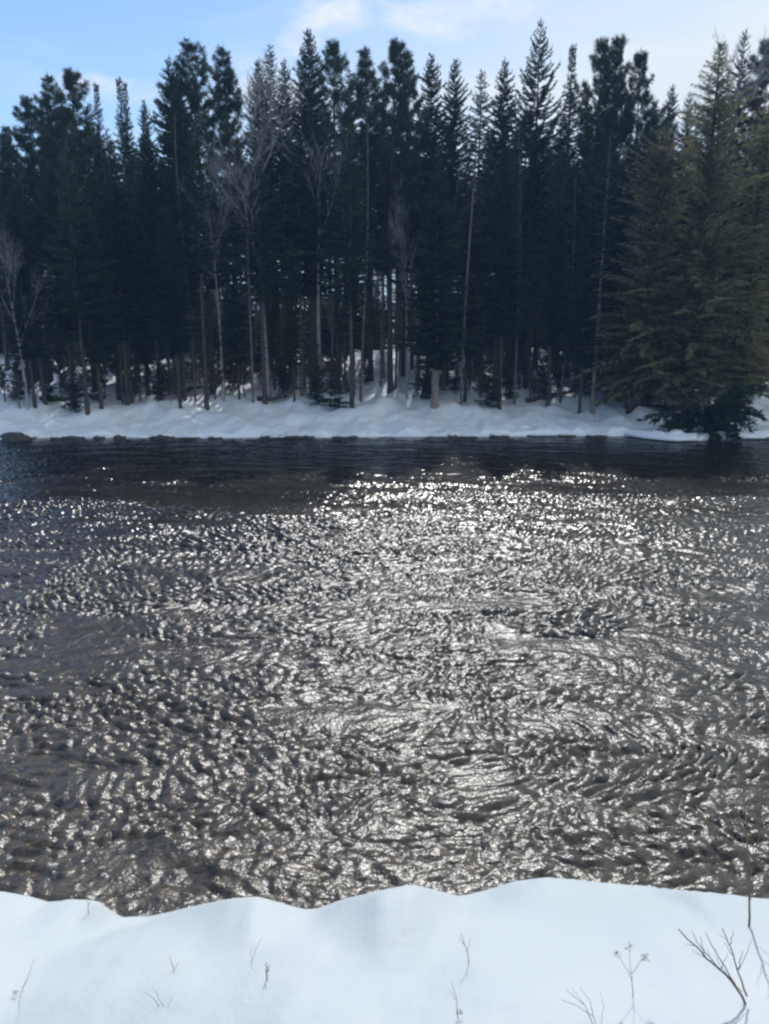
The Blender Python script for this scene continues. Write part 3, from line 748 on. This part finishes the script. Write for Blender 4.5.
# snow-covered ice shelf reaching into the water left of the overhanging shrub
def shelf(px0, px1, seed, label, wdt):
    p0, p1 = at(px0, 437, SHORE), at(px1, 437, SHORE)
    n = 26; xs = np.linspace(p0[0], p1[0], n); t = np.linspace(0, 1, n)
    prof = np.sin(t * np.pi) ** .6
    back = shore(xs) + .35
    front = shore(xs) - wdt * prof * (1 + .6 * vnoise(xs * 1.5, xs * 0, seed, 2)) + .1
    top = np.concatenate([np.stack([xs, back, np.full(n, .34)], 1), np.stack([xs, (back + front) / 2, .26 + .08 * vnoise(xs * 2, xs * 0 + 4, seed, 2)], 1), np.stack([xs, front, np.full(n, .13)], 1), np.stack([xs, front + .05, np.full(n, .045)], 1), np.stack([xs, back, np.full(n, .04)], 1)])
    i = np.arange(4)[:, None] * n + np.arange(n - 1)[None, :]
    q = np.stack([i, i + n, i + n + 1, i + 1], -1).reshape(-1, 4)
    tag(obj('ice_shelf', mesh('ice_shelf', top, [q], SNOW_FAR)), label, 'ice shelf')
shelf(625, 690, 3, 'snowy ice shelf jutting into the water left of the overhanging shrub', .9)
shelf(-15, 40, 4, 'snowy ice shelf at the left edge behind the largest dark rock', .8)
shelf(722, 800, 6, 'snowy ice shelf at the right edge past the overhanging shrub', .5)

# ------------------------------------------------------------------ dry stems in the near snow
def near_hit(px, py):
    d = ray(px, py); o = np.array([0, 0, CAMZ])
    for t in np.arange(1.5, 7, .005):
        p = o + d * t
        if p[2] <= float(near_z(p[0], p[1])): return p
    return p
def weed(base, lines, label, name='dry_weed', cat='dry weed', r=.004, seeds=(), dy=0.0):
    r *= .62
    """lines: polylines in photo pixels that stand up from the base at its distance"""
    b = near_hit(*base); m = MB()
    loc = Vector(b)
    for ln in lines:
        k = ln[0] if isinstance(ln[0], (int, float)) else 1.0
        pts = ln[1:] if isinstance(ln[0], (int, float)) else ln
        P = [at(x, y, b[1] + dy * (base[1] - y) / 100 + rnd.uniform(-.01, .01)) - b for x, y in pts]
        if tuple(pts[0]) == tuple(base): P[0] = P[0] - np.array([0, 0, .05])
        P = np.array(P); t = np.linspace(0, 1, len(P)); tt = np.linspace(0, 1, len(P) * 3)
        P = np.stack([np.interp(tt, t, P[:, j]) for j in range(3)], 1) + np.random.RandomState(len(pts) + int(base[0])).normal(0, .002, (len(tt), 3))
        m.tube(P, np.linspace(r * k, r * k * .4, len(P)), 5)
    e = empty(name, loc); tag(e, label, cat)
    obj('stem', m.build('stem', WEED), e)
    for x, y, q in seeds:
        p = at(x, y, b[1] + dy * (base[1] - y) / 100) - b
        s = MB(); rs = np.random.RandomState(int(x)); nn = 26
        D = rs.normal(0, 1, (nn, 3)) + [0, 0, .6]
        s.blades(np.tile(p, (nn, 1)) + rs.normal(0, q * .5, (nn, 3)), D, np.full(nn, q), np.full(nn, q * .3), rs.rand(nn) * 3)
        obj('seed_head', s.build('seed_head', WEED, False), e)

weed((471, 965), [[(471, 965), (467, 951), (461, 934)], [.6, (467, 951), (470, 940)], [.6, (464, 944), (459, 938)]], 'single short dark stem leaning slightly over, in the middle of the near snow', r=.0035)
weed((266, 980), [[(266, 980), (267, 970), (266, 962)], [.8, (267, 972), (270, 965)]], 'stubby dark twig sticking straight up from the snow left of middle', r=.006)
weed((633, 997), [[(633, 997), (632, 980), (630, 965)], [.6, (632, 980), (622, 962), (618, 955)], [.6, (631, 974), (640, 962), (645, 957)], [.5, (630, 965), (629, 948)]], 'forked upright weed with small brown seed heads right of the middle of the near snow', r=.0035, seeds=[(618, 955, .012), (646, 958, .015), (629, 947, .012)])
weed((753, 1004), [[1.5, (753, 1004), (735, 984), (712, 962), (695, 946), (679, 931)], [1., (746, 996), (738, 970), (730, 945), (722, 928)], [.7, (735, 984), (715, 950), (704, 932)], [.6, (722, 971), (700, 946), (690, 930)], [.6, (738, 970), (742, 950)],
      [.5, (712, 962), (692, 950)], [.5, (735, 960), (724, 942)], [.5, (704, 954), (700, 936)], [.5, (730, 945), (733, 930)], [.4, (742, 992), (722, 968), (712, 950)], [.4, (738, 970), (748, 952), (751, 938)], [.4, (695, 946), (686, 944)], [.4, (720, 970), (728, 952)], [.35, (712, 962), (706, 948)], [.35, (727, 940), (718, 934)]], 'large dry twig with many thin side branches leaning left in the near snow', 'dry_branch', 'branch', r=.0062)
weed((750, 926), [[1.6, (750, 926), (750, 905), (749, 880), (747, 840), (744, 800), (741, 762)], [.6, (749, 880), (758, 840), (762, 800), (764, 775)], [.5, (748, 860), (738, 825), (733, 800)], [.5, (747, 840), (757, 805), (757, 780)], [.4, (744, 800), (736, 775)], [.4, (758, 840), (767, 815)], [.5, (750, 900), (764, 868), (770, 845)], [.4, (746, 825), (752, 790)], [.4, (762, 800), (771, 770)]],
     'tall thin leafless sapling on the crest of the near snow bank, against the water', 'bare_sapling', 'sapling', r=.006)
weed((600, 1030), [[(600, 1030), (585, 1005), (566, 990)], [.8, (600, 1030), (590, 1000), (580, 988)], [.7, (592, 1016), (574, 1004), (560, 1000)], [.6, (600, 1030), (604, 1005), (600, 992)], [.5, (585, 1005), (572, 988)]], 'feathery dry weed bending left at the bottom edge of the near snow', r=.003)
weed((459, 1018), [[(459, 1018), (456, 1000), (452, 982)], [.6, (456, 1000), (450, 990)]], 'very thin pale stem below the single short dark stem', r=.0025, seeds=[(459, 1012, .012)])
weed((88, 914), [[(88, 914), (88, 905), (86, 897)], [.7, (88, 906), (91, 898)]], 'tiny forked stem on the crest of the near snow bank at the left', r=.0035)
weed((15, 997), [[(15, 997), (26, 980), (35, 957)], [.6, (22, 988), (33, 975)]], 'thin curved stem at the lower left corner of the near snow', r=.0025, seeds=[(15, 993, .012)])
weed((175, 972), [[(175, 972), (172, 964), (168, 956)], [.7, (174, 970), (179, 962)]], 'short double stem between the left crest dip and the lower left weeds', r=.003)
weed((166, 1006), [[(166, 1006), (156, 1000), (145, 992)], [.7, (166, 1006), (158, 994), (152, 988)], [.6, (166, 1006), (172, 996)]], 'flattened weed tuft at the bottom left of the near snow', r=.0025)
weed((248, 965), [[(248, 965), (256, 950), (262, 938)], [.6, (252, 958), (250, 946)]], 'faint thin weed leaning right, just behind the stubby dark twig', r=.0022)

# ------------------------------------------------------------------ volume veil added to lift the dark forest towards blue
def blue_veil():
    m = bpy.data.materials.new('forest_lift_veil'); m.use_nodes = True; t = m.node_tree
    t.nodes.remove(t.nodes['Principled BSDF'])
    v = t.nodes.new('ShaderNodeVolumePrincipled'); v.inputs['Color'].default_value = (.32, .60, 1, 1); v.inputs['Density'].default_value = VEIL_DENSITY; v.inputs['Anisotropy'].default_value = .2
    t.links.new(v.outputs[0], t.nodes['Material Output'].inputs['Volume'])
    x, y0, y1, z0, z1 = 620, -420, 1300, -3.5, 60
    c = np.array([[sx, sy, sz] for sz in (z0, z1) for sy in (y0, y1) for sx in (-x, x)], float)
    q = np.array([[0, 2, 3, 1], [4, 5, 7, 6], [0, 1, 5, 4], [2, 6, 7, 3], [0, 4, 6, 2], [1, 3, 7, 5]])
    tag(obj('blue_veil', mesh('blue_veil', c, [q], m, False)), kind='stuff')
VEIL_DENSITY = .0007
blue_veil()

# ------------------------------------------------------------------ light, sky, camera
SUN_EL, SUN_AZ = 46., 7.           # degrees up, degrees right of straight ahead
sun = bpy.data.lights.new('sun', 'SUN'); sun.energy = 2.9; sun.angle = R(.53); sun.color = (1, .975, .94)
so = bpy.data.objects.new('sun', sun); COL.objects.link(so)
dirv = Vector((math.sin(R(SUN_AZ)) * math.cos(R(SUN_EL)), math.cos(R(SUN_AZ)) * math.cos(R(SUN_EL)), math.sin(R(SUN_EL))))
so.rotation_euler = dirv.to_track_quat('Z', 'Y').to_euler(); so.location = (0, 0, 60)

w = bpy.data.worlds.new('World'); S.world = w; w.use_nodes = True
nt = w.node_tree; bg = nt.nodes['Background']
sky = nt.nodes.new('ShaderNodeTexSky'); sky.sky_type = 'NISHITA'; sky.sun_disc = False
sky.sun_elevation = R(SUN_EL); sky.sun_rotation = R(SUN_AZ); sky.air_density = 1.0; sky.dust_density = .1; sky.ozone_density = 3.5
tc = nt.nodes.new('ShaderNodeTexCoord')
def wn(kind, **kw):
    x = nt.nodes.new(kind)
    for k, v in kw.items(): setattr(x, k, v)
    return x
def L_(a, b): nt.links.new(a, b)
# thin high cloud: the view direction laid onto a flat layer overhead
sep = wn('ShaderNodeSeparateXYZ'); L_(tc.outputs['Generated'], sep.inputs[0])
zc = wn('ShaderNodeMath', operation='MAXIMUM'); L_(sep.outputs[2], zc.inputs[0]); zc.inputs[1].default_value = .04
dx = wn('ShaderNodeMath', operation='DIVIDE'); L_(sep.outputs[0], dx.inputs[0]); L_(zc.outputs[0], dx.inputs[1])
dy = wn('ShaderNodeMath', operation='DIVIDE'); L_(sep.outputs[1], dy.inputs[0]); L_(zc.outputs[0], dy.inputs[1])
cb = wn('ShaderNodeCombineXYZ'); L_(dx.outputs[0], cb.inputs[0]); L_(dy.outputs[0], cb.inputs[1])
mp = wn('ShaderNodeMapping'); L_(cb.outputs[0], mp.inputs[0]); mp.inputs['Scale'].default_value = (.55, .75, 1); mp.inputs['Rotation'].default_value = (0, 0, R(14)); mp.inputs['Location'].default_value = (3.1, 1.7, 0)
n1 = wn('ShaderNodeTexNoise'); L_(mp.outputs[0], n1.inputs[0]); n1.inputs['Scale'].default_value = 1.0; n1.inputs['Detail'].default_value = 6; n1.inputs['Roughness'].default_value = .52; n1.inputs['Distortion'].default_value = .4
rp = wn('ShaderNodeValToRGB'); bias = wn('ShaderNodeMath', operation='MULTIPLY_ADD'); L_(sep.outputs[0], bias.inputs[0]); bias.inputs[1].default_value = .62; L_(n1.outputs[0], bias.inputs[2])
L_(bias.outputs[0], rp.inputs[0]); rp.color_ramp.elements[0].position = .26; rp.color_ramp.elements[1].position = .72
n2 = wn('ShaderNodeTexNoise'); m3 = wn('ShaderNodeMapping'); L_(tc.outputs['Generated'], m3.inputs[0]); m3.inputs['Scale'].default_value = (1, 1, 2.1); m3.inputs['Location'].default_value = (.42, .41, .33); L_(m3.outputs[0], n2.inputs[0]); n2.inputs['Scale'].default_value = 7.5; n2.inputs['Detail'].default_value = 7; n2.inputs['Roughness'].default_value = .5
r2 = wn('ShaderNodeValToRGB'); L_(n2.outputs[0], r2.inputs[0]); r2.color_ramp.elements[0].position = .56; r2.color_ramp.elements[1].position = .72
mx = wn('ShaderNodeMix', data_type='RGBA'); L_(rp.outputs[0], mx.inputs[0]); L_(sky.outputs[0], mx.inputs[6]); mx.inputs[7].default_value = (5.7, 6.2, 6.6, 1)
m2 = wn('ShaderNodeMix', data_type='RGBA'); L_(r2.outputs[0], m2.inputs[0]); L_(mx.outputs[2], m2.inputs[6]); m2.inputs[7].default_value = (6.3, 6.5, 6.6, 1)
L_(m2.outputs[2], bg.inputs[0]); bg.inputs[1].default_value = .15

cam = bpy.data.cameras.new('camera'); co = bpy.data.objects.new('camera', cam); COL.objects.link(co)
cam.sensor_fit = 'VERTICAL'; cam.sensor_height = 36; cam.lens = F / H * 36
cam.clip_end = 3000; cam.clip_start = .05
co.location = (0, 0, CAMZ); co.rotation_euler = (math.pi / 2 - PITCH, 0, 0)
S.camera = co
S.view_settings.view_transform = 'Standard'; S.view_settings.look = 'None'
S.view_settings.exposure = 0; S.view_settings.gamma = 1; S.view_settings.use_curve_mapping = False
S.cycles.max_bounces = 6; S.cycles.diffuse_bounces = 3; S.cycles.glossy_bounces = 3; S.cycles.transmission_bounces = 3; S.cycles.transparent_max_bounces = 4
S.cycles.filter_width = 2.5
S.cycles.use_denoising = True
